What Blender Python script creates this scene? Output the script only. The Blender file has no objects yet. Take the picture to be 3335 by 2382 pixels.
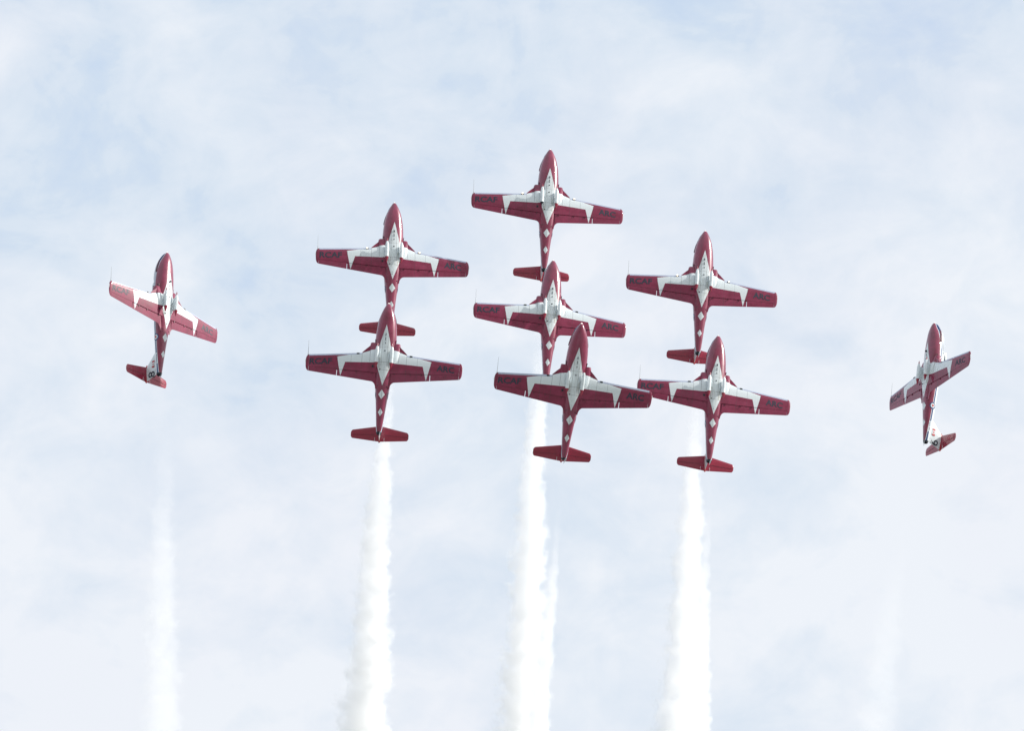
import bpy, bmesh, math, random
from mathutils import Matrix, Vector

# ------------------------------------------------------------------ camera, world, sun, exposure
SC = bpy.context.scene
COL = SC.collection
EL = math.radians(55)
CAM_LOC = Vector((0, 0, 1.7))
F = Vector((0, math.cos(EL), math.sin(EL)))
U = Vector((0, -math.sin(EL), math.cos(EL)))
RT = Vector((1, 0, 0))
CAMM = Matrix(((RT.x, U.x, -F.x, 0), (RT.y, U.y, -F.y, 0), (RT.z, U.z, -F.z, CAM_LOC.z), (0, 0, 0, 1)))
cam = bpy.data.cameras.new('camera')
cam.lens = 200
cam.sensor_width = 36
cam.clip_start = 0.5
cam.clip_end = 60000
camo = bpy.data.objects.new('camera', cam)
COL.objects.link(camo)
camo.matrix_world = CAMM
SC.camera = camo
IW, IH, FPX = 3335.0, 2382.0, 3335 * 200 / 36.0

sc_ = Vector((0.87, 0.47, -0.12)).normalized()            # towards the sun, seen from the camera
SUN = (RT * sc_.x + U * sc_.y - F * sc_.z).normalized()
sun = bpy.data.lights.new('sun', 'SUN')
sun.energy = 4.8
sun.angle = math.radians(0.5)
sun.color = (1.0, 0.96, 0.89)
suno = bpy.data.objects.new('sun', sun)
COL.objects.link(suno)
suno.rotation_euler = SUN.to_track_quat('Z', 'Y').to_euler()

SC.view_settings.view_transform = 'Standard'
SC.view_settings.look = 'None'
SC.view_settings.gamma = 1
SC.view_settings.exposure = 0.0
SC.view_settings.use_curve_mapping = False
SC.cycles.volume_bounces = 14
SC.cycles.max_bounces = 16
SC.cycles.volume_step_rate = 0.08
SC.cycles.volume_max_steps = 400
SC.cycles.use_denoising = True


class N:
    """small helper for node graphs"""
    def __init__(s, tree):
        s.t = tree

    def node(s, kind, **kw):
        n = s.t.nodes.new(kind)
        for k, v in kw.items():
            setattr(n, k, v)
        return n

    def put(s, sock, v):
        if hasattr(v, 'is_linked') or isinstance(v, bpy.types.NodeSocket):
            s.t.links.new(v, sock)
        else:
            sock.default_value = v

    def m(s, op, a, b=0.0, c=0.0, clamp=False):
        n = s.node('ShaderNodeMath', operation=op, use_clamp=clamp)
        s.put(n.inputs[0], a)
        s.put(n.inputs[1], b)
        s.put(n.inputs[2], c)
        return n.outputs[0]

    def mix(s, f, a, b):
        n = s.node('ShaderNodeMix', data_type='RGBA')
        s.put(n.inputs[0], f)
        s.put(n.inputs[6], a)
        s.put(n.inputs[7], b)
        return n.outputs[2]

    def xyz(s, v):
        n = s.node('ShaderNodeSeparateXYZ')
        s.put(n.inputs[0], v)
        return n.outputs

    def comb(s, x, y, z):
        n = s.node('ShaderNodeCombineXYZ')
        for i, v in enumerate((x, y, z)):
            s.put(n.inputs[i], v)
        return n.outputs[0]

    def noise(s, v, scale, detail=4, rough=.5, dist=0.0):
        n = s.node('ShaderNodeTexNoise')
        s.put(n.inputs['Vector'], v)
        n.inputs['Scale'].default_value = scale
        n.inputs['Detail'].default_value = detail
        n.inputs['Roughness'].default_value = rough
        n.inputs['Distortion'].default_value = dist
        return n.outputs[0]

    def rng(s, v, a, b, c, d, smooth=False):
        n = s.node('ShaderNodeMapRange', clamp=True)
        if smooth:
            n.interpolation_type = 'SMOOTHSTEP'
        s.put(n.inputs[0], v)
        for i, k in enumerate((a, b, c, d)):
            n.inputs[i + 1].default_value = k
        return n.outputs[0]


def c4(r, g, b):
    return (r, g, b, 1)


world = bpy.data.worlds.new('World')
SC.world = world
world.use_nodes = True
wt = world.node_tree
wt.nodes.clear()
w = N(wt)
wout = w.node('ShaderNodeOutputWorld')
bg = w.node('ShaderNodeBackground')
sky = w.node('ShaderNodeTexSky', sky_type='NISHITA')
sky.sun_disc = False
sky.sun_elevation = math.asin(SUN.z)
sky.sun_rotation = math.atan2(SUN.x, SUN.y)
sky.air_density = 1.0
sky.dust_density = 2.0
tc = w.node('ShaderNodeTexCoord')
d = tc.outputs['Generated']
dx, dy, dz = w.xyz(d)
big = w.noise(d, 13.0, 5, .55, .3)
mp = w.node('ShaderNodeMapping')
w.put(mp.inputs[0], d)
mp.inputs['Rotation'].default_value = (0.3, 0.5, 0.6)
mp.inputs['Scale'].default_value = (1, 1.7, 1)
fine = w.noise(mp.outputs[0], 34.0, 6, .55, .4)
wisp = w.noise(d, 95.0, 5, .6, .6)
tint = w.noise(d, 21.0, 3, .5, .2)
# cloud veil: thin blue gaps, milky lavender and white parts, milkier towards the horizon
low = w.rng(dz, math.sin(math.radians(51.0)), math.sin(math.radians(59.5)), 1.0, 0.0, True)
n1 = w.m('ADD', w.m('MULTIPLY', w.m('SUBTRACT', big, .5), 1.0), w.m('ADD', w.m('MULTIPLY', w.m('SUBTRACT', fine, .5), 1.75), w.m('MULTIPLY', w.m('SUBTRACT', wisp, .5), .6)))
# brighter veil on the side of the sun
dotn = w.node('ShaderNodeVectorMath', operation='DOT_PRODUCT')
w.put(dotn.inputs[0], d)
dotn.inputs[1].default_value = tuple(SUN)
glow = w.rng(dotn.outputs['Value'], -.24, .0, 0, .42)
cov = w.m('ADD', w.m('ADD', n1, glow), w.m('ADD', .15, w.m('MULTIPLY', low, .50)))
cA = w.mix(w.rng(cov, 0.0, .55, 0, 1), c4(.52, .67, .90), c4(.71, .81, .93))
cB = w.mix(w.rng(cov, .5, 1.15, 0, 1), cA, c4(.91, .95, 1.01))
cC = w.mix(w.m('MULTIPLY', w.rng(tint, .42, .62, 0, 1), .22), cB, w.mix(0.5, cB, c4(.84, .83, .94)))
skyc = w.node('ShaderNodeVectorMath', operation='SCALE')
w.put(skyc.inputs[0], sky.outputs[0])
skyc.inputs[3].default_value = 0.10
final = w.mix(0.94, skyc.outputs[0], cC)
w.put(bg.inputs['Color'], final)
bg.inputs['Strength'].default_value = 1.0
wt.links.new(bg.outputs[0], wout.inputs[0])


# ------------------------------------------------------------------ materials
def new_mat(name):
    m = bpy.data.materials.new(name)
    m.use_nodes = True
    t = m.node_tree
    b = t.nodes['Principled BSDF']
    return m, N(t), b


def simple(name, col, rough=.4, metal=0.0, coat=0.0, emit=None, es=0.0, spec=.5):
    m, n, b = new_mat(name)
    tcn = n.node('ShaderNodeTexCoord')
    nz = n.noise(tcn.outputs['Object'], 4.0, 4, .6)
    cm = n.mix(n.rng(nz, .3, .7, 0, 1), c4(*[v * .88 for v in col]), c4(*[min(1, v * 1.08) for v in col]))
    n.put(b.inputs['Base Color'], cm)
    b.inputs['Roughness'].default_value = rough
    b.inputs['Metallic'].default_value = metal
    b.inputs['Coat Weight'].default_value = coat
    b.inputs['Coat Roughness'].default_value = .12
    b.inputs['Specular IOR Level'].default_value = spec
    if emit:
        b.inputs['Emission Color'].default_value = c4(*emit)
        b.inputs['Emission Strength'].default_value = es
    return m


RED = (.225, .013, .056)
WHT = (.72, .785, .82)
NAVY = (.012, .045, .17)


def halfplane(n, X, Y, p, q):
    """positive on the left of p->q"""
    ex, ey = q[0] - p[0], q[1] - p[1]
    L = math.hypot(ex, ey)
    a, b_ = -ey / L, ex / L
    c = -(a * p[0] + b_ * p[1])
    return n.m('ADD', n.m('ADD', n.m('MULTIPLY', X, a), n.m('MULTIPLY', Y, b_)), c)


def convex(n, X, Y, pts):
    A = sum(pts[i][0] * pts[(i + 1) % len(pts)][1] - pts[(i + 1) % len(pts)][0] * pts[i][1] for i in range(len(pts)))
    if A < 0:
        pts = pts[::-1]
    r = None
    for i in range(len(pts)):
        h = halfplane(n, X, Y, pts[i], pts[(i + 1) % len(pts)])
        r = h if r is None else n.m('MINIMUM', r, h)
    return r


def paint(name, fuselage=False):
    m, n, b = new_mat(name)
    tcn = n.node('ShaderNodeTexCoord')
    O = tcn.outputs['Object']
    X0, Y, Z = n.xyz(O)
    X = n.m('ABSOLUTE', X0)
    polys = [
        [(-.2, -3.50), (.62, -3.52), (1.03, -3.60), (1.60, -3.81), (1.6, -4.52), (-.2, -4.47)],
        [(1.60, -3.81), (3.35, -4.18), (2.77, -4.555), (1.6, -4.52)],
        [(2.75, -4.545), (3.35, -4.18), (3.035, -5.56)],
        [(0, -1.67), (.485, -3.52), (-.3, -3.52), (-.03, -1.67)],
        [(-.3, -4.47), (.50, -4.47), (.52, -4.60), (.0, -6.14)],
    ]
    mask = None
    for p in polys:
        h = convex(n, X, Y, p)
        mask = h if mask is None else n.m('MAXIMUM', mask, h)
    # the two small diamonds under the rear fuselage
    for (cy, hw, hh) in ((-6.78, .23, .35), (-8.06, .165, .29)):
        dd = n.m('ADD', n.m('DIVIDE', X, hw), n.m('DIVIDE', n.m('ABSOLUTE', n.m('SUBTRACT', Y, cy)), hh))
        mask = n.m('MAXIMUM', mask, n.m('MULTIPLY', n.m('SUBTRACT', 1.0, dd), hw))
    white = n.m('GREATER_THAN', mask, 0.0)
    # weathering
    mpn = n.node('ShaderNodeMapping')
    n.put(mpn.inputs[0], O)
    mpn.inputs['Scale'].default_value = (6, 1.1, 3)
    # every aircraft is stained and faded differently
    oi = n.node('ShaderNodeObjectInfo')
    shift = n.comb(n.m('MULTIPLY', oi.outputs['Random'], 41.0), n.m('MULTIPLY', oi.outputs['Random'], 17.0), 0.0)
    va = n.node('ShaderNodeVectorMath', operation='ADD')
    n.put(va.inputs[0], mpn.outputs[0])
    n.put(va.inputs[1], shift)
    grime = n.noise(va.outputs[0], 2.6, 6, .65)
    vb = n.node('ShaderNodeVectorMath', operation='ADD')
    n.put(vb.inputs[0], O)
    n.put(vb.inputs[1], shift)
    blot = n.noise(vb.outputs[0], 1.9, 5, .62)
    rr = n.mix(n.rng(blot, .3, .7, 0, 1), c4(*[v * .76 for v in RED]), c4(RED[0] * 1.2, RED[1] * 1.7, RED[2] * 1.35))
    ww = n.mix(n.m('MULTIPLY', n.rng(grime, .48, .72, 0, 1), n.m('LESS_THAN', X, .75)), c4(*WHT), c4(.52, .56, .54))
    # oil streaks behind the smoke tanks, stay where they are when the sun moves
    st = n.m('MULTIPLY', n.rng(n.m('ABSOLUTE', n.m('SUBTRACT', X, .30)), 0, .10, 1, 0), n.rng(grime, .40, .6, 0, .6))
    st = n.m('MULTIPLY', st, n.m('MULTIPLY', n.m('LESS_THAN', Y, -4.1), n.m('GREATER_THAN', Y, -5.1)))
    ww = n.mix(st, ww, c4(.30, .27, .16))
    col = n.mix(white, rr, ww)
    # panel lines
    lines = None
    for v, k, wd, lo, hi in ((X, .20, .010, -4.75, -2.3), (Y, -4.45, .012, 0, 0), (Y, -5.02, .010, 0, 0), (Y, -3.35, .008, 0, 0), (Y, -6.12, .01, 0, 0),
                             (X, 1.58, .010, -9, 0), (X, 3.31, .012, -9, 0), (X, 1.02, .011, -4.46, -3.6), (X, .36, .009, -4.9, -2.6), (X, 2.35, .008, -9, 0), (X, 4.4, .008, -9, 0), (X, 0.0, .009, -9.5, -6.1)):
        a = n.m('LESS_THAN', n.m('ABSOLUTE', n.m('SUBTRACT', v, k)), wd)
        if lo != hi:
            a = n.m('MULTIPLY', a, n.m('MULTIPLY', n.m('LESS_THAN', Y, hi), n.m('GREATER_THAN', Y, lo)))
        else:
            a = n.m('MULTIPLY', a, n.m('LESS_THAN', X, .62))
        lines = a if lines is None else n.m('MAXIMUM', lines, a)
    col = n.mix(n.m('MULTIPLY', lines, .68), col, c4(.05, .04, .05))
    if fuselage:
        ramp = n.node('ShaderNodeValToRGB')
        cr = ramp.color_ramp
        prof = [(0, -.04), (.5, .02), (.85, .12), (1.7, .24), (2.4, .27), (5.9, .20), (7.7, .13), (9.7, -.03)]
        cr.elements[0].position = 0
        cr.elements[1].position = .97
        for yy, _ in prof[1:-1]:
            cr.elements.new(yy / 10)
        for e, (yy, zz) in zip(cr.elements, prof):
            e.position = yy / 10
            e.color = (zz + .5, zz + .5, zz + .5, 1)
        n.put(ramp.inputs[0], n.m('MULTIPLY', Y, -.1))
        zl = n.m('SUBTRACT', n.xyz(ramp.outputs[0])[0], .5)
        dzl = n.m('SUBTRACT', Z, zl)
        isup = n.m('GREATER_THAN', dzl, 0.0)
        gap = n.m('MULTIPLY', n.m('LESS_THAN', Y, -7.95), n.m('GREATER_THAN', Y, -8.75))
        blue = n.m('MULTIPLY', n.m('GREATER_THAN', dzl, .035), n.m('LESS_THAN', dzl, .155))
        blue = n.m('MULTIPLY', blue, n.m('SUBTRACT', 1.0, gap))
        nose = n.m('MULTIPLY', n.m('GREATER_THAN', Y, -.62), n.m('GREATER_THAN', dzl, .03))
        blue = n.m('MAXIMUM', blue, nose)
        up = n.mix(blue, c4(*WHT), c4(*NAVY))
        col = n.mix(isup, col, up)
    n.put(b.inputs['Base Color'], col)
    n.put(b.inputs['Roughness'], n.rng(blot, .3, .7, .27 if fuselage else .40, .36 if fuselage else .52))
    b.inputs['Coat Weight'].default_value = .8
    b.inputs['Coat Roughness'].default_value = .11 if fuselage else .06
    b.inputs['Specular IOR Level'].default_value = .5 if fuselage else .25
    bmp = n.node('ShaderNodeBump')
    bmp.inputs['Strength'].default_value = .10
    bmp.inputs['Distance'].default_value = .02
    n.put(bmp.inputs['Height'], n.noise(O, 2.2, 3, .5))
    n.put(b.inputs['Normal'], bmp.outputs[0])
    return m


M = dict(
    body=paint('fuselage paint', True), wing=paint('wing paint'),
    red=simple('red gloss paint', (.29, .012, .042), .28, coat=.5), dred=simple('red fin paint', (.38, .012, .02), .3, coat=.4),
    maroon=simple('maroon rail', (.10, .01, .03), .35), white=simple('white gloss paint', WHT, .28, coat=.5),
    metal=simple('polished leading edge', (.46, .51, .64), .28, metal=.3),
    dark=simple('dark metal', (.03, .035, .045), .35, metal=.5), black=simple('soot black', (.008, .008, .01), .8),
    letter=simple('grey blue lettering', (.022, .030, .055), .55), navy=simple('navy paint', NAVY, .35, coat=.4),
    glass=simple('pale glare canopy glass', (.52, .56, .62), .15, coat=1.0), leaf=simple('leaf red', (.45, .012, .02), .4),  # canopy base colour is lightened to stand in for sun glare
    grey=simple('grey fitting', (.42, .45, .48), .4), numer=simple('number black', (.01, .013, .03), .4),
    lamp_on=simple('lit lamp', (.9, .85, .7), .2, emit=(1, .80, .55), es=2.2),
    lamp_off=simple('unlit lamp window', (.02, .03, .035), .35),
    nose_on=simple('nose lamp', (.9, .85, .8), .1, emit=(1, .93, .82), es=1.0, coat=1),
    glint=simple('strobe lens', (.85, .88, .9), .08, coat=1),
)


# ------------------------------------------------------------------ mesh helpers
def link(name, bm, mats, parent=None, smooth=35):
    bmesh.ops.recalc_face_normals(bm, faces=bm.faces)
    me = bpy.data.meshes.new(name)
    bm.to_mesh(me)
    bm.free()
    for mt in (mats if isinstance(mats, (list, tuple)) else [mats]):
        me.materials.append(mt)
    for p in me.polygons:
        p.use_smooth = True
    if smooth and hasattr(me, 'set_sharp_from_angle'):
        me.set_sharp_from_angle(angle=math.radians(smooth))
    o = bpy.data.objects.new(name, me)
    COL.objects.link(o)
    if parent:
        o.parent = parent
    return o


def loft(bm, rings, cap0=True, cap1=True, mat=0):
    vr = [[bm.verts.new(p) for p in r] for r in rings]
    nn = len(rings[0])
    for a, b in zip(vr[:-1], vr[1:]):
        for i in range(nn):
            j = (i + 1) % nn
            f = bm.faces.new((a[i], a[j], b[j], b[i]))
            f.material_index = mat
    if cap0:
        bm.faces.new(vr[0][::-1]).material_index = mat
    if cap1:
        bm.faces.new(vr[-1]).material_index = mat
    return vr


def box(bm, c, s, rz=0.0):
    m = Matrix.Translation(c) @ Matrix.Rotation(rz, 4, 'Z') @ Matrix.Diagonal((s[0], s[1], s[2], 1))
    bmesh.ops.create_cube(bm, size=1, matrix=m)


def tube(bm, pts, seg=8):
    """pts: (x,y,z,r) along mostly y"""
    rings = []
    for (x, y, z, r) in pts:
        rings.append([(x + r * math.cos(2 * math.pi * i / seg), y, z + r * math.sin(2 * math.pi * i / seg)) for i in range(seg)])
    loft(bm, rings)


def prism(bm, poly, z0, z1, axis='z'):
    def P(a, b, k):
        return (a, b, k) if axis == 'z' else (k, a, b)
    A = [bm.verts.new(P(a, b, z0)) for a, b in poly]
    B = [bm.verts.new(P(a, b, z1)) for a, b in poly]
    nn = len(poly)
    for i in range(nn):
        j = (i + 1) % nn
        bm.faces.new((A[i], A[j], B[j], B[i]))
    bm.faces.new(A[::-1])
    bm.faces.new(B)


def interp(tab, v):
    if v <= tab[0][0]:
        return tab[0][1:]
    for a, b in zip(tab[:-1], tab[1:]):
        if v <= b[0]:
            k = (v - a[0]) / (b[0] - a[0])
            return tuple(p + (q - p) * k for p, q in zip(a[1:], b[1:]))
    return tab[-1][1:]


# fuselage stations: distance behind the nose, half width, bottom z, top z
FUS = [(0.0, .02, -.02, .02), (.03, .07, -.07, .07), (.10, .135, -.13, .13), (.22, .21, -.20, .20), (.45, .335, -.28, .31),
       (.7, .445, -.335, .42), (1.0, .55, -.375, .52), (1.5, .66, -.41, .60), (2.1, .725, -.44, .64), (2.8, .765, -.455, .66),
       (3.5, .745, -.46, .68), (4.3, .69, -.46, .68), (5.2, .62, -.43, .66), (5.8, .565, -.385, .64), (6.3, .51, -.335, .61),
       (7.0, .425, -.265, .57), (7.7, .355, -.205, .52), (8.5, .28, -.135, .45), (9.1, .235, -.085, .40), (9.46, .20, -.05, .36)]


def zfrac(s):
    return .48 + .12 * max(0, min(1, (s - .1) / .5)) * max(0, min(1, (4.5 - s) / 1.5))


def fus_ring(s, nseg=40):
    hw, zb, zt = interp(FUS, s)
    zc = zb + (zt - zb) * zfrac(s)
    r = []
    for i in range(nseg):
        a = 2 * math.pi * i / nseg
        ca, sa = math.cos(a), math.sin(a)
        e = 2 / (2.35 if s > .5 else 2.1)
        x = hw * math.copysign(abs(ca) ** e, ca)
        h = (zt - zc) if sa > 0 else (zc - zb)
        z = zc + h * math.copysign(abs(sa) ** e, sa)
        r.append((x, -s, z))
    return r


def fus_x(s, z):
    hw, zb, zt = interp(FUS, s)
    zc = zb + (zt - zb) * zfrac(s)
    h = (zt - zc) if z > zc else (zc - zb)
    t = min(1, abs(z - zc) / h)
    e = 2.35
    return hw * (1 - t ** e) ** (1 / e)


# wing planform
def w_le(x):
    return -3.50 - .19 * x if x < 1.6 else -3.804 - .0785 * (x - 1.6)


def w_te(x):
    return -5.90 + .1235 * (x - .5)


def w_mid(x):
    return -.245 + .052 * (x - .5)


def w_thk(x):
    return .245 + (.13 - .245) * (x - .5) / 5.0


def w_h(x):
    return -5.225 + .052 * (x - .5)


def naca(t):
    t = min(max(t, 0), 1)
    return 5 * (.2969 * math.sqrt(t) - .126 * t - .3516 * t * t + .2843 * t ** 3 - .1015 * t ** 4)   # half thickness per unit thickness


def sect(x, ta, tb, npts=12, dz=0, sgn=1, droop=0.0, thin=1.0):
    """closed ring between chord fractions ta and tb"""
    L, T = w_le(x), w_te(x)
    c = L - T
    zc, th = w_mid(x), w_thk(x) * thin
    ts = [ta + (tb - ta) * (k / npts) ** (1.7 if ta == 0 else 1) for k in range(npts + 1)]
    up = []
    dn = []
    for t in ts:
        h = naca(t) * th + .004
        y = L - t * c
        zz = zc + dz - droop * max(0, (t - ta)) * c
        up.append((sgn * x, y, zz + h * 1.05))
        dn.append((sgn * x, y, zz - h * .95))
    if ta == 0:
        return up[::-1] + dn[1:]
    return up[::-1] + dn


def wing_under(x, y):
    L, T = w_le(x), w_te(x)
    t = (L - y) / (L - T)
    return w_mid(x) - (naca(t) * w_thk(x) + .004) * .95


def tagp(o, label=None):
    if label:
        o['label'] = label


FONT_CACHE = {}


def text_mesh(txt, width, height, bold=0.012):
    """flat vertices and triangles of a text scaled to width x height, origin at its centre"""
    cu = bpy.data.curves.new('lettering', 'FONT')
    cu.body = txt
    cu.offset = bold
    cu.resolution_u = 3
    o = bpy.data.objects.new('lettering', cu)
    COL.objects.link(o)
    dg = bpy.context.evaluated_depsgraph_get()
    dg.update()
    me = bpy.data.meshes.new_from_object(o.evaluated_get(dg))
    vs = [v.co.copy() for v in me.vertices]
    fs = [tuple(p.vertices) for p in me.polygons]
    x0, x1 = min(v.x for v in vs), max(v.x for v in vs)
    y0, y1 = min(v.y for v in vs), max(v.y for v in vs)
    vs = [((v.x - (x0 + x1) / 2) / (x1 - x0) * width, (v.y - (y0 + y1) / 2) / (y1 - y0) * height) for v in vs]
    bpy.data.objects.remove(o)
    bpy.data.meshes.remove(me)
    return vs, fs


def mesh_vf(name, vs, fs, mat, parent):
    me = bpy.data.meshes.new(name)
    me.from_pydata(vs, [], fs)
    me.materials.append(mat)
    o = bpy.data.objects.new(name, me)
    COL.objects.link(o)
    o.parent = parent
    return o


# ------------------------------------------------------------------ the jet trainer, local axes: x starboard, y forward, z up, origin at the nose tip
def make_jet():
    root = bpy.data.objects.new('jet_aircraft', None)
    COL.objects.link(root)
    root.empty_display_size = 1

    bm = bmesh.new()
    ss = []
    for a, b in zip(FUS[:-1], FUS[1:]):
        k = 1 if b[0] - a[0] < .3 else 2
        ss += [a[0] + (b[0] - a[0]) * i / k for i in range(k)]
    ss.append(FUS[-1][0])
    loft(bm, [fus_ring(s) for s in ss])
    body = link('fuselage', bm, M['body'], root)

    # nozzle
    bm = bmesh.new()
    rings = []
    for (y, r) in ((-9.44, .195), (-9.60, .17), (-9.62, .15), (-9.50, .14), (-9.2, .13)):
        rings.append([(r * math.cos(2 * math.pi * i / 20), y, .13 + r * math.sin(2 * math.pi * i / 20)) for i in range(20)])
    vr = loft(bm, rings)
    bm.faces.ensure_lookup_table()
    link('jet_nozzle', bm, M['dark'], root)
    bm = bmesh.new()
    tube(bm, [(-.10, -9.45, -.06, .03), (-.06, -9.66, -.02, .035), (-.02, -9.86, 0, .012)], 6)
    link('smoke_pipe', bm, M['grey'], root)

    # nose lamp
    bm = bmesh.new()
    tube(bm, [(0, .03, 0, .015), (0, .012, 0, .045), (0, -.02, 0, .07), (0, -.07, 0, .085)], 12)
    bmesh.ops.scale(bm, verts=bm.verts, vec=(1, 1, 1))
    nl = link('nose_light', bm, M['nose_on'], root)

    # canopy
    bm = bmesh.new()
    rings = []
    for (s, hw, z0, zt) in ((.42, .16, .28, .335), (.62, .36, .34, .52), (.85, .47, .38, .72), (1.15, .53, .42, .86), (1.6, .57, .44, .95), (2.0, .55, .46, .99), (2.3, .47, .48, .97)):
        rings.append([(hw * math.copysign(abs(math.cos(a)) ** .85, math.cos(a)), -s, z0 + (zt - z0) * math.sin(a)) for a in [math.pi * i / 18 for i in range(19)]])
    loft(bm, rings)
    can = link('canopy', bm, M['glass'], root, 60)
    for s, hw, z0, zt in ((.86, .475, .38, .735), (2.28, .485, .48, .985)):
        bm = bmesh.new()
        rr = []
        for a in [math.pi * i / 18 for i in range(19)]:
            rr.append((hw * 1.01 * math.copysign(abs(math.cos(a)) ** .85, math.cos(a)), z0 + (zt - z0) * math.sin(a)))
        for q0, q1 in zip(rr[:-1], rr[1:]):
            v = [bm.verts.new(p) for p in ((q0[0], -s, q0[1]), (q1[0], -s, q1[1]), (q1[0], -s - .05, q1[1]), (q0[0], -s - .05, q0[1]))]
            v2 = [bm.verts.new((p.co.x * .96, p.co.y, p.co.z - .02)) for p in v]
            for i in range(4):
                bm.faces.new((v[i], v[(i + 1) % 4], v2[(i + 1) % 4], v2[i]))
            bm.faces.new(v)
        bmesh.ops.remove_doubles(bm, verts=bm.verts, dist=.0005)
        link('canopy_frame', bm, M['white'], can)
    # dorsal fairing and air scoop behind the canopy
    bm = bmesh.new()
    rings = []
    for (s, hw, zt) in ((2.3, .46, .94), (2.7, .40, .92), (3.3, .30, .85), (4.2, .22, .76), (5.2, .15, .69)):
        rings.append([(hw * math.cos(a), -s, .55 + (zt - .55) * math.sin(a)) for a in [math.pi * i / 12 for i in range(13)]])
    loft(bm, rings)
    link('dorsal_fairing', bm, M['white'], root)
    bm = bmesh.new()
    rings = []
    for (s, hw, zt) in ((2.12, .10, 1.10), (2.18, .17, 1.20), (2.4, .19, 1.25), (2.9, .18, 1.22), (3.2, .12, 1.05), (3.5, .05, .86)):
        rings.append([(hw * math.copysign(abs(math.cos(a)) ** .6, math.cos(a)), -s, .75 + (zt - .75) * abs(math.sin(a)) ** .6 * (1 if math.sin(a) >= 0 else 0)) for a in [math.pi * i / 12 for i in range(13)]])
    loft(bm, rings)
    sc = link('air_scoop', bm, M['white'], root)
    for sg in (-1, 1):
        bm = bmesh.new()
        box(bm, (sg * .19, -2.62, 1.02), (.02, .42, .07))
        link('scoop_slot', bm, M['dark'], sc)

    # dark anti glare side panels below the windscreen
    for sg in (-1, 1):
        bm = bmesh.new()
        rings = []
        for s, out, zz in ((.12, 0, .06), (.2, .02, .10), (.42, .04, .16), (.60, .035, .21), (.68, .02, .24)):
            x = sg * (interp(FUS, s)[0] + out - .012)
            rings.append([(x, -s, zz), (x, -s, zz + .10), (x - sg * .06, -s, zz + .13), (x - sg * .06, -s, zz - .02)])
        loft(bm, rings)
        link('windscreen_sill', bm, M['navy'], root)
    # canopy rails
    for sg in (-1, 1):
        bm = bmesh.new()
        rings = []
        for s, out in ((.55, 0.0), (.75, .03), (1.1, .045), (1.5, .045), (1.66, .04)):
            x = sg * (interp(FUS, s)[0] + out - .012)
            rings.append([(x, -s, .24), (x, -s, .36), (x - sg * .08, -s, .40), (x - sg * .08, -s, .22)])
        loft(bm, rings)
        link('canopy_rail', bm, M['maroon'], root)

    # intakes
    for sg in (-1, 1):
        bm = bmesh.new()
        rings = []
        for (s, xi, xo, zb, zt) in ((3.36, .62, 1.00, -.10, .20), (3.06, .60, 1.02, -.14, .24), (2.99, .58, 1.035, -.17, .27), (3.02, .55, 1.06, -.19, .29), (3.25, .5, 1.09, -.24, .31), (3.6, .45, 1.09, -.35, .31), (3.95, .4, 1.08, -.44, .29),
                                    (4.25, .35, 1.01, -.46, .26), (4.5, .3, .84, -.42, .22), (4.75, .3, .66, -.38, .18)):
            xc, hx, zc, hz = (xi + xo) / 2, (xo - xi) / 2, (zb + zt) / 2, (zt - zb) / 2
            e = .75
            rings.append([(sg * (xc + hx * math.copysign(abs(math.cos(a)) ** e, math.cos(a))), -s, zc + hz * math.copysign(abs(math.sin(a)) ** e, math.sin(a))) for a in [2 * math.pi * i / 20 for i in range(20)]])
        loft(bm, rings, True, True)
        it = link('engine_intake', bm, M['wing'], root)
        bm = bmesh.new()
        prism(bm, [(.99, -3.17), (1.06, -3.24), (1.30, -3.46), (1.59, -3.755), (1.6, -3.90), (.9, -3.90), (.9, -3.25)], -.19, -.12)
        bmesh.ops.scale(bm, verts=bm.verts, vec=(sg, 1, 1))
        link('wing_root_glove', bm, M['wing'], root)
        bm = bmesh.new()
        box(bm, (sg * .74, -2.86, -.02), (.02, .26, .22), sg * -.12)
        link('splitter_plate', bm, M['maroon'], it)

    # wings
    def strip_mat(bm):
        for f in bm.faces:
            c = f.calc_center_median()
            ax = abs(c.x)
            if 1.6 < ax < 5.38 and c.y > w_le(ax) - .125:
                f.material_index = 1

    for sg in (1, -1):
        bm = bmesh.new()
        xs = [.3, .6, 1.0, 1.3, 1.6, 2.0, 2.5, 3.0, 3.5, 4.0, 4.5, 5.0, 5.33]
        rings = []
        for x in xs:
            L, T = w_le(x), w_te(x)
            c = L - T
            th = (L - w_h(x)) / c
            t0 = .125 / c
            zc, tk = w_mid(x), w_thk(x)
            ts = [0, .004, .015, .03, t0] + [t0 + (th - t0) * k / 7 for k in range(1, 8)]
            up = [(sg * x, L - t * c, zc + (naca(t) * tk + .004) * 1.05) for t in ts]
            dn = [(sg * x, L - t * c, zc - (naca(t) * tk + .004) * .95) for t in ts]
            # recessed cove that the flap and aileron sit in
            hh = (naca(th) * tk + .004) * .35
            up += [(sg * x, L - th * c, zc + hh + .01), (sg * x, L - th * c - .07, zc + hh + .01)]
            dn += [(sg * x, L - th * c, zc - hh + .01), (sg * x, L - th * c - .07, zc - hh + .01)]
            rings.append(up[::-1] + dn[1:])
        loft(bm, rings)
        strip_mat(bm)
        wg = link('wing', bm, [M['wing'], M['metal']], root, 30)
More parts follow.
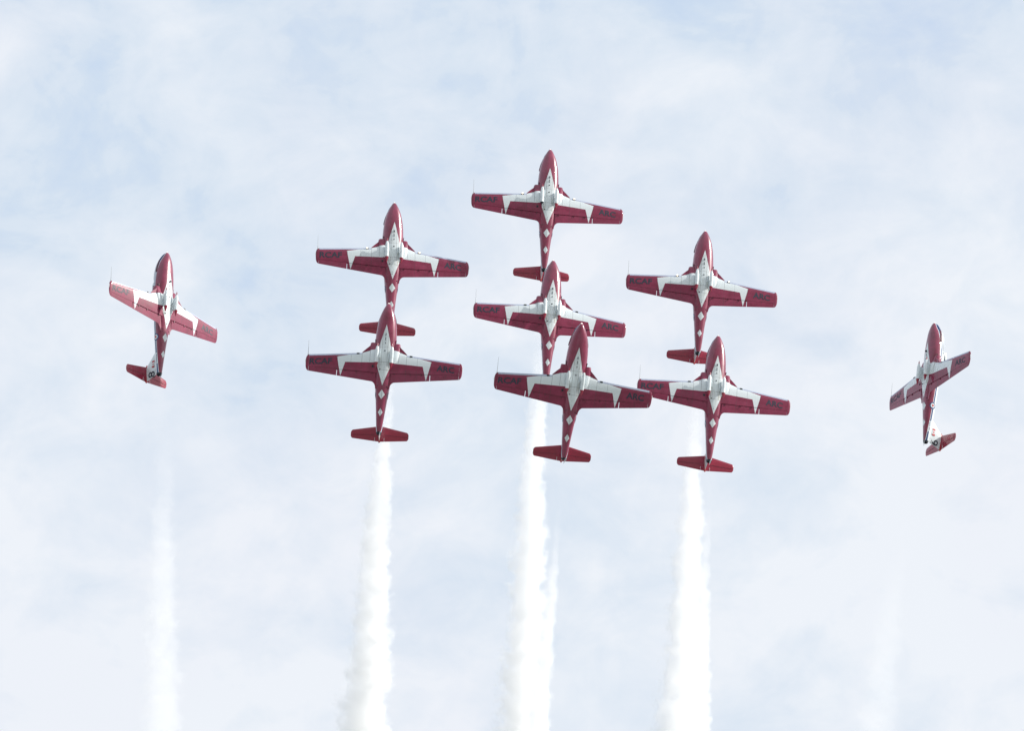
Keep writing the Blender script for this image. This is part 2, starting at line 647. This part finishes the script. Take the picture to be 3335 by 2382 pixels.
        # flap and aileron, hinged behind the main wing
        for nm, xa, xb, gap, dz, dr in (('flap', .56, 3.285, .055, .014, .02), ('aileron', 3.325, 5.325, .016, .0, .0)):
            bm = bmesh.new()
            rings = []
            for k in range(7):
                x = xa + (xb - xa) * k / 6
                c = w_le(x) - w_te(x)
                ta = (w_le(x) - w_h(x) + gap) / c
                rings.append(sect(x, ta, 1, 5, dz, sg, dr))
            loft(bm, rings)
            link(nm, bm, M['wing'], wg, 30)
        # rounded tip
        bm = bmesh.new()
        rings = []
        for k, (x, dl, dt, th) in enumerate(((5.335, 0, 0, 1), (5.40, .01, .02, 1), (5.46, .05, .07, .95), (5.51, .12, .16, .8), (5.545, .22, .30, .6), (5.56, .33, .50, .35))):
            L, T = w_le(x) - dl, w_te(x) + dt
            c = L - T
            zc, tk = w_mid(x), w_thk(x) * th
            ts = [0, .01, .04, .1, .2, .35, .5, .65, .8, .92, 1]
            up = [(sg * x, L - t * c, zc + (naca(t) * tk + .004)) for t in ts]
            dn = [(sg * x, L - t * c, zc - (naca(t) * tk + .004)) for t in ts]
            rings.append(up[::-1] + dn[1:])
        loft(bm, rings)
        link('wing_tip', bm, M['wing'], wg, 30)
        bm = bmesh.new()
        tube(bm, [(sg * 5.55, -4.40, w_mid(5.5), .012), (sg * 5.565, -4.5, w_mid(5.5), .03), (sg * 5.565, -4.62, w_mid(5.5), .03), (sg * 5.55, -4.72, w_mid(5.5), .012)], 8)
        link('navigation_light', bm, M['glint'], wg)
        # landing light in the leading edge
        bm = bmesh.new()
        x0 = 1.88
        L = w_le(x0)
        box(bm, (sg * x0, L - .055, w_mid(x0) - .03), (.20, .11, .10), -sg * .08)
        bmesh.ops.bevel(bm, geom=bm.edges[:], offset=.015, segments=1, affect='EDGES')
        ll = link('landing_light', bm, M['lamp_off'], wg)
        # fillet between trailing edge and fuselage
        bm = bmesh.new()
        pl = [(.30, -5.20), (.56, -5.20), (.565, -5.80), (.86, -5.848)]
        for k in range(1, 9):
            a = math.pi / 2 * k / 8
            pl.append((.86 - .36 * math.sin(a) * 1.0, -5.848 - .52 * (1 - math.cos(a))))
        pl += [(.44, -6.36), (.25, -6.36)]
        prism(bm, pl, -.235, -.19)
        bmesh.ops.scale(bm, verts=bm.verts, vec=(sg, 1, 1))
        link('wing_root_fillet', bm, M['wing'], wg)
        # hinge brackets
        for x in (.80, 1.92, 2.72):
            bm = bmesh.new()
            zb = wing_under(x, -5.2)
            box(bm, (sg * x, w_h(x) - .06, zb - .005), (.03, .15, .05))
            link('flap_hinge', bm, M['maroon'], wg)
        for x, ln in ((3.72, .05), (4.2, .05)):
            bm = bmesh.new()
            box(bm, (sg * x, w_te(x) - .01, w_mid(x)), (.02, ln, .008))
            link('static_wick', bm, M['glint'], wg)
        # lettering under the wing
        txt, xc, yc, wd = ('RCAF', 4.49, -4.575, 1.60) if sg > 0 else ('ARC', 4.37, -4.615, 1.25)
        vs, fs = text_mesh(txt, wd, .44, .024)
        vv = []
        tilt = -.06
        for (a, b_) in vs:
            # seen from below with the nose up, reading runs from starboard to port
            x = (xc * sg) - a
            y = yc + b_ + (abs(x) - xc) * tilt
            vv.append((x, y, wing_under(abs(x), y) - .007))
        mesh_vf('lettering', vv, fs, M['letter'], wg)

    # pitot boom on the starboard tip
    bm = bmesh.new()
    zt = w_mid(5.42)
    tube(bm, [(5.42, -4.2, zt, .05), (5.425, -4.02, zt, .02), (5.435, -3.6, zt, .013), (5.45, -3.05, zt, .009)], 8)
    link('pitot_boom', bm, M['grey'], root)

    # fin
    bm = bmesh.new()
    fin = [(-7.55, .50), (-7.85, .76), (-8.64, 1.385), (-9.83, 1.385), (-9.80, 1.30), (-9.47, .33), (-9.3, .2), (-8.0, .2)]

    def fin_sec(z, y0, y1, th):
        ts = [0, .02, .08, .2, .4, .6, .8, 1]
        c = y0 - y1
        a = [(naca(t) * th + .005, y0 - t * c, z) for t in ts]
        b_ = [(-q[0], q[1], z) for q in a]
        return a[::-1] + b_
    rings = [fin_sec(.30, -7.45, -9.42, .16), fin_sec(.50, -7.58, -9.50, .155), fin_sec(.76, -7.88, -9.58, .15), fin_sec(1.08, -8.27, -9.70, .135), fin_sec(1.395, -8.66, -9.80, .12)]
    loft(bm, rings)
    fn = link('tail_fin', bm, M['white'], root, 30)
    for sg in (-1, 1):
        bm = bmesh.new()
        v = [bm.verts.new(p) for p in ((sg * .062, -9.12, .42), (sg * .062, -9.135, .42), (sg * .058, -9.385, 1.36), (sg * .058, -9.37, 1.36))]
        bm.faces.new(v)
        link('rudder_line', bm, M['grey'], fn)
    # flags: red bars and leaf on white, both sides
    leaf = [(0, .5), (.09, .32), (.2, .37), (.16, .14), (.30, .26), (.34, .17), (.47, .18), (.42, .04), (.46, -.02), (.24, -.20), (.27, -.28), (.03, -.24), (.03, -.5),
            (-.03, -.5), (-.03, -.24), (-.27, -.28), (-.24, -.20), (-.46, -.02), (-.42, .04), (-.47, .18), (-.34, .17), (-.30, .26), (-.16, .14), (-.2, .37), (-.09, .32)]
    for sg in (-1, 1):
        bm = bmesh.new()
        k = sg * .088
        cols = (-8.35, -8.48, -8.75, -8.88)
        g4 = [[bm.verts.new((k, y, z)) for y in cols] for z in (.575, .82)]
        lv = [bm.verts.new((k, -8.615 + a * .19, .6975 + b_ * .19)) for a, b_ in leaf]
        for c_ in (0, 2):
            bm.faces.new((g4[0][c_], g4[0][c_ + 1], g4[1][c_ + 1], g4[1][c_]))
        bm.faces.new(lv)
        ring = [g4[0][1], g4[0][2], g4[1][2], g4[1][1]]
        for a_, b_ in zip(ring, ring[1:] + ring[:1]):
            if bm.edges.get((a_, b_)) is None:
                bm.edges.new((a_, b_))
        old = set(bm.faces)
        es = [bm.edges.get((a_, b_)) for a_, b_ in zip(ring, ring[1:] + ring[:1])] + [bm.edges.get((a_, b_)) for a_, b_ in zip(lv, lv[1:] + lv[:1])]
        r_ = bmesh.ops.triangle_fill(bm, use_beauty=True, use_dissolve=False, edges=es)
        for f in bm.faces:
            if f not in old:
                f.material_index = 1
        link('national_flag', bm, [M['leaf'], M['white']], fn, 0)
    # rear name on the stripe
    for sg in (-1, 1):
        vs, fs = text_mesh('CANADA', .66, .11, .02)
        vv = []
        for (a, b_) in vs:
            y = -8.36 - (a * sg if sg < 0 else -a) * 1.0
            if sg > 0:
                y = -8.36 + a
            else:
                y = -8.36 - a
            z = .19 + b_
            vv.append((sg * (fus_x(-y, z) + .008), y, z))
        mesh_vf('lettering', vv, fs, M['navy'], body)
    # roundels
    for sg in (-1, 1):
        root_r = None
        for nm, mat, r0, off in (('roundel', 'navy', .255, .010), ('roundel_ring', 'white', .175, .016), ('roundel_leaf', 'leaf', .16, .022)):
            if nm == 'roundel_leaf':
                pts = [(a * r0 * 1.5, b_ * r0 * 1.5) for a, b_ in leaf]
            else:
                pts = [(r0 * math.cos(2 * math.pi * i / 28), r0 * math.sin(2 * math.pi * i / 28)) for i in range(28)]
            vv, fs = [], []
            if nm == 'roundel_leaf':
                rng_ = pts
                vv = [(sg * (fus_x(6.75 - a, .2 + b_) + off), -6.75 + a, .2 + b_) for a, b_ in pts]
                fs = [tuple(range(len(vv)))]
            else:
                vv = [(sg * (fus_x(6.75, .2) + off), -6.75, .2)]
                for kk in (.5, 1):
                    vv += [(sg * (fus_x(6.75 - a * kk, .2 + b_ * kk) + off), -6.75 + a * kk, .2 + b_ * kk) for a, b_ in pts]
                n_ = 28
                for i in range(n_):
                    j = (i + 1) % n_
                    fs.append((0, 1 + i, 1 + j))
                    fs.append((1 + i, 1 + n_ + i, 1 + n_ + j, 1 + j))
            mesh_vf(nm, vv, fs, M[mat], body)

    # stabiliser and elevators
    def stab_y(x):
        return (-8.66 - .195 * x, -9.82 + .085 * x)
    bm = bmesh.new()
    rings = []
    xs = [-2.05, -2.04, -2.0, -1.93, -1.5, -1.0, -.5, -.1, .1, .5, 1.0, 1.5, 1.93, 2.0, 2.04, 2.05]
    for x in xs:
        a = abs(x)
        l, t = stab_y(a)
        k = max(0, (a - 1.93) / .12)
        l -= .16 * k ** 2
        t += .16 * k ** 2
        th = .12 * (1 - .35 * a / 2) * (1 - .6 * k)
        if k < .9:
            pass
        h = l - .60 * (l - t)
        c = l - t
        ts = [0, .015, .05, .12, .25, .42, .60, .61, .8, 1]
        rings.append([(x, l - q * c, 1.415 + naca(q) * th + .004) for q in ts][::-1] + [(x, l - q * c, 1.415 - naca(q) * th - .004 + (.012 if q in (.61,) else 0)) for q in ts][1:])
    loft(bm, rings)
    stb = link('tailplane', bm, M['red'], root, 25)
    for sg in (-1, 1):
        bm = bmesh.new()
        box(bm, (sg * .335, -9.66, 1.385), (.016, .26, .02), 0)
        link('trim_tab_gap', bm, M['glint'], stb)
        bm = bmesh.new()
        box(bm, (sg * 1.15, -9.365, 1.362), (1.6, .014, .004), sg * -.035)
        link('elevator_hinge', bm, M['maroon'], stb)
    bm = bmesh.new()
    tube(bm, [(0, -8.50, 1.41, .01), (0, -8.62, 1.41, .075), (0, -9.0, 1.41, .09), (0, -9.80, 1.40, .085), (0, -9.90, 1.38, .03)], 12)
    link('tail_bullet', bm, M['dred'], stb)

    # smoke oil tanks under the belly
    tanks = []
    for sg in (1, -1):
        bm = bmesh.new()
        xt, zt_ = sg * .525, -.70
        tube(bm, [(xt, -3.36, zt_, .055), (xt, -3.42, zt_, .085), (xt, -3.62, zt_, .125), (xt, -3.9, zt_, .13), (xt, -4.57, zt_, .13)], 20)
        tk = link('smoke_tank', bm, M['white'], root)
        bm = bmesh.new()
        tube(bm, [(xt, -3.10, zt_, .006), (xt, -3.18, zt_, .03), (xt, -3.36, zt_, .055)], 12)
        link('tank_nose', bm, M['red'], tk)
        bm = bmesh.new()
        tube(bm, [(xt, -4.57, zt_, .128), (xt, -4.66, zt_, .115), (xt, -4.9, zt_, .05), (xt, -5.03, zt_, .01)], 16)
        link('tank_tail_cone', bm, M['red'], tk)
        bm = bmesh.new()
        box(bm, (sg * .50, -4.05, -.52), (.07, .95, .24))
        link('tank_pylon', bm, M['white'], tk)
        tanks.append(tk)

    # small fittings under the belly
    for (x, y, sx, sy, mt) in ((0, -2.42, .05, .11, 'dark'), (0, -2.74, .035, .26, 'dark'), (0, -3.05, .05, .10, 'dark'), (0, -3.62, .085, .085, 'dark'), (.25, -4.98, .075, .075, 'dark'), (.02, -5.72, .05, .09, 'grey'),
                               (.0, -5.58, .03, .05, 'grey'), (-.33, -6.22, .07, .06, 'dark'), (.34, -6.16, .06, .05, 'maroon'), (-.28, -5.6, .05, .05, 'maroon')):
        bm = bmesh.new()
        s = -y
        hw, zb, ztp = interp(FUS, s)
        zc = zb + (ztp - zb) * zfrac(s)
        z = zc - (zc - zb) * (1 - min(.98, abs(x) / hw) ** 2.35) ** (1 / 2.35)
        tube(bm, [(x, y + sy / 2, z, sx * .3), (x, y + sy / 4, z - .02, sx * .5), (x, y - sy / 4, z - .02, sx * .5), (x, y - sy / 2, z, sx * .3)], 8)
        link('belly_fitting', bm, M[mt], root)
    bm = bmesh.new()
    prism(bm, [(-2.30, -.42), (-2.42, -.60), (-2.50, -.60), (-2.52, -.42)], -.012, .012, 'x')
    link('blade_antenna', bm, M['dark'], root)
    bm = bmesh.new()
    box(bm, (.78, -4.78, wing_under(.78, -4.78) - .012), (.13, .14, .03))
    link('heat_vent', bm, M['dark'], root)
    return root


def copy_tree(o, parent=None):
    c = o.copy()
    COL.objects.link(c)
    if parent:
        c.parent = parent
    for ch in list(o.children):
        copy_tree(ch, c)
    return c


def rotv(w):
    return Matrix.Rotation(w[2], 4, 'Z') @ Matrix.Rotation(w[0], 4, 'X') @ Matrix.Rotation(w[1], 4, 'Y') @ Matrix.Diagonal((-1, 1, -1, 1))


# attitude (three angles) and nose position relative to the spectator's camera: right, up, distance
POSE = {
    'A': (-0.40042, 0.14367, -0.05251, 2.77604, 15.67452, 412.36998),
    'B': (-0.38874, 0.16961, -0.02564, -8.46802, 11.73478, 409.93295),
    'C': (-0.26601, -0.03529, -0.07253, -8.73678, 4.40985, 403.76071),
    'D': (-0.41289, 0.17838, -0.06255, 2.95967, 7.52438, 407.16950),
    'E': (0.05063, 0.11496, -0.13031, 4.84691, 2.93686, 395.04188),
    'F': (-0.37535, 0.13329, -0.07296, 14.00146, 9.74906, 411.83906),
    'G': (-0.37228, 0.15168, -0.08718, 14.69316, 2.11926, 405.07312),
    'H': (-0.40194, 0.84397, -0.02879, -24.89458, 8.16498, 410.56512),
    'I': (-0.41158, -1.12687, -0.12077, 31.04383, 3.13223, 417.90000),
}
LABELS = {
    'A': 'red and white jet flying highest of the formation, one blunt smoke tank, landing lights lit',
    'B': 'red and white jet with landing lights lit, above another jet in the left pair',
    'C': 'red and white jet flying lowest of the left pair, smokeless, landing lights off',
    'D': 'red and white jet directly below the topmost jet, its tail hidden by another jet',
    'E': 'darker red jet nearest the camera, lowest of the central three, overlapping two wings',
    'F': 'red and white jet with lit landing lights, upper of the right pair',
    'G': 'red and white jet with unlit landing lights, lower of the right pair',
    'H': 'steeply banked red and white jet with number 8 on its white tail fin',
    'I': 'steeply banked red and white jet with number 9 on its white tail fin',
}
proto = make_jet()
jets = {}
for i, (k, ps) in enumerate(POSE.items()):
    jets[k] = proto if i == 0 else copy_tree(proto)
for k, ps in POSE.items():
    o = jets[k]
    o.matrix_world = CAMM @ Matrix.Translation((ps[3], ps[4], -ps[5])) @ rotv(ps[:3])
    o['label'] = LABELS[k]
    o['category'] = 'jet aircraft'
    o['group'] = 'aerobatic jets flying in formation'


def base(o):
    return o.name.split('.')[0]


lit_mesh = None
for k, o in jets.items():
    for wg in [c for c in o.children if base(c) == 'wing']:
        for ll in [c for c in wg.children if base(c) == 'landing_light']:
            if k in 'ABF':
                me = ll.data.copy()
                me.materials.clear()
                me.materials.append(M['lamp_off'])
                me.name = 'landing_light'
                ll.data = me
                ll['label'] = 'lit landing light'
                sg = 1 if sum(v.co.x for v in me.vertices) > 0 else -1
                bm = bmesh.new()
                bmesh.ops.create_uvsphere(bm, u_segments=12, v_segments=8, radius=.062, matrix=Matrix.Translation((sg * 1.90, w_le(1.88) - .015, w_mid(1.88) - .06)))
                bm.to_mesh(me_ := bpy.data.meshes.new('lamp_lens'))
                bm.free()
                me_.materials.append(M['lamp_on'])
                ob = bpy.data.objects.new('lamp_lens', me_)
                COL.objects.link(ob)
                ob.parent = wg
            else:
                ll['label'] = 'unlit landing light'
# the topmost jet: starboard smoke tank has a blunt dark end instead of a red cone
for tk in [c for c in jets['A'].children if base(c) == 'smoke_tank']:
    for tc_ in list(tk.children):
        if base(tc_) == 'tank_tail_cone' and tc_.data.vertices[0].co.x > 0:
            bm = bmesh.new()
            tube(bm, [(.525, -4.57, -.70, .125), (.525, -4.64, -.70, .11), (.525, -4.67, -.70, .04), (.525, -4.80, -.70, .03)], 14)
            me = bpy.data.meshes.new('tank_tail_cone')
            bm.to_mesh(me)
            bm.free()
            me.materials.append(M['dark'])
            tc_.data = me
            tc_['label'] = 'blunt dark end of the smoke tank'
# fin numbers
for k, num in (('H', '8'), ('I', '9')):
    fn = [c for c in jets[k].children if base(c) == 'tail_fin'][0]
    for sg in (-1, 1):
        vs, fs = text_mesh(num, .46, .60, .0)
        vv = [(sg * .078, -9.385 + sg * a, .83 + b_) for a, b_ in vs]
        mesh_vf('number', vv, fs, M['numer'], fn)


# ------------------------------------------------------------------ unseen ground far below, added to bounce light up onto the bellies
bm = bmesh.new()
bmesh.ops.create_grid(bm, x_segments=8, y_segments=8, size=9000)
gm, gn, gb = new_mat('airfield grass and concrete')
gt = gn.node('ShaderNodeTexCoord')
gz = gn.noise(gt.outputs['Object'], .004, 6, .6)
gz2 = gn.noise(gt.outputs['Object'], .8, 5, .7)
gcol = gn.mix(gn.rng(gz, .47, .53, 0, 1), gn.mix(gz2, c4(.17, .19, .15), c4(.26, .27, .23)), c4(.42, .42, .42))
gn.put(gb.inputs['Base Color'], gcol)
gb.inputs['Roughness'].default_value = .9
g = link('ground', bm, gm)
g['kind'] = 'structure'


# ------------------------------------------------------------------ smoke
def pix(u, v, dist):
    """point at a distance along the view axis for a pixel of the 2274 wide photograph"""
    s = IW / 2274
    x = (u * s - IW / 2) / FPX * dist
    y = -(v * s - IH / 2) / FPX * dist
    return CAMM @ Vector((x, y, -dist))


def smoke(label, jet, p0, p1, slope_r, dens, fade, seed, wob=.7, amp=3.2, edge=.8):
    """p0,p1: pixel of start and end with half widths in pixels"""
    d0 = POSE[jet][5] + .4
    L_px = math.hypot(p1[0] - p0[0], p1[1] - p0[1])
    length = L_px * (IW / 2274) / FPX * d0
    d1 = d0 - slope_r * length
    A, B = pix(p0[0], p0[1], d0), pix(p1[0], p1[1], d1)
    axis = (B - A)
    L = axis.length
    ppm = FPX / d0 * 2274 / IW
    r0, r1 = p0[2] / ppm * 1.22, p1[2] / ppm * 1.22
    Y = -axis.normalized()
    Xv = F.cross(Y).normalized()
    Zv = Xv.cross(Y)
    mw = Matrix(((Xv.x, Y.x, Zv.x, A.x), (Xv.y, Y.y, Zv.y, A.y), (Xv.z, Y.z, Zv.z, A.z), (0, 0, 0, 1)))
    bm = bmesh.new()
    rings = []
    for k in range(13):
        t = k / 12
        r = (r0 + (r1 - r0) * t) * 1.42 + .05
        rings.append([(r * math.cos(2 * math.pi * i / 16), -L * t, r * math.sin(2 * math.pi * i / 16)) for i in range(16)])
    loft(bm, rings)
    m = bpy.data.materials.new('smoke')
    m.use_nodes = True
    m.node_tree.nodes.clear()
    n = N(m.node_tree)
    out = n.node('ShaderNodeOutputMaterial')
    vol = n.node('ShaderNodeVolumePrincipled')
    tcn = n.node('ShaderNodeTexCoord')
    O = tcn.outputs['Object']
    X, Yc, Z = n.xyz(O)
    t = n.m('DIVIDE', n.m('MULTIPLY', Yc, -1.0), L)
    R = n.m('ADD', r0, n.m('MULTIPLY', t, r1 - r0))
    # slow swaying of the centre line
    off = n.comb(seed * 3.1, seed * 1.7, seed * 5.3)
    vadd = n.node('ShaderNodeVectorMath', operation='ADD')
    n.put(vadd.inputs[0], O)
    n.put(vadd.inputs[1], off)
    P_ = vadd.outputs[0]
    sway = n.m('MULTIPLY', n.m('SUBTRACT', n.noise(n.comb(0, Yc, seed), .22, 2, .5), .5), n.m('MULTIPLY', R, wob))
    Xs = n.m('ADD', X, sway)
    rad = n.m('DIVIDE', n.m('SQRT', n.m('ADD', n.m('MULTIPLY', Xs, Xs), n.m('MULTIPLY', Z, Z))), R)
    # billows get larger as the trail ages
    inv = n.m('DIVIDE', 1.0, n.m('POWER', n.m('MAXIMUM', R, .12), .6))
    vs_ = n.node('ShaderNodeVectorMath', operation='SCALE')
    n.put(vs_.inputs[0], P_)
    vs_.inputs[3].default_value = 1.0
    nz = n.m('ADD', n.m('MULTIPLY', n.noise(P_, .95, 3, .55, .2), .55), n.m('MULTIPLY', n.noise(P_, 2.6, 5, .62, .3), .45))
    e = n.m('ADD', n.m('SUBTRACT', 1.0, rad), n.m('MULTIPLY', n.m('SUBTRACT', nz, .50), amp))
    core = n.rng(e, 0.0, .55 * edge, 0, 1)
    along = n.rng(t, fade[0], fade[1], fade[2], 1.0, True)
    dn = n.m('MULTIPLY', n.m('MULTIPLY', core, along), dens)
    inside = n.m('LESS_THAN', rad, 1.38)
    dn = n.m('MULTIPLY', dn, inside)
    n.put(vol.inputs['Density'], dn)
    vol.inputs['Color'].default_value = c4(.997, .997, .997)
    vol.inputs['Anisotropy'].default_value = 0.1
    m.node_tree.links.new(vol.outputs[0], out.inputs['Volume'])
    o = link('smoke_trail', bm, m)
    o.matrix_world = mw
    o['label'] = label
    o['category'] = 'smoke trail'
    o['group'] = 'white smoke trails behind the jets'
    return o


smoke('faint white smoke trail below the jet numbered 8, leftmost of all', 'H', (366, 905, 15), (355, 1720, 45), -0.5, .30, (0.0, .45, .06), 1)
smoke('dense white smoke trail passing behind the lowest jet of the left pair', 'B', (872, 745, 7), (797, 1720, 52), -0.45, 1.35, (.05, .35, .15), 2)
smoke('widest and brightest smoke trail, in the middle, behind the wing of the nearest jet', 'A', (1207, 630, 9), (1151, 1720, 52), -0.33, 1.3, (.1, .30, .10), 3)
smoke('thin smoke trail starting below the nearest jet and joining the wide central trail', 'E', (1250, 1040, 3), (1188, 1720, 26), 0.1, 1.3, (.12, .45, .06), 4)
smoke('dense smoke trail passing behind the lower jet of the right pair', 'F', (1551, 790, 6), (1507, 1720, 50), 0.60, 1.2, (.05, .4, .15), 5)
smoke('narrow smoke trail starting below the lower jet of the right pair', 'G', (1577, 1055, 3), (1550, 1720, 22), 0.45, 1.0, (.0, .5, .05), 6)
smoke('barely visible smoke trail below the jet numbered 9, rightmost of all', 'I', (2012, 1130, 12), (1930, 1720, 48), 0.3, .14, (0.0, .6, .0), 7)
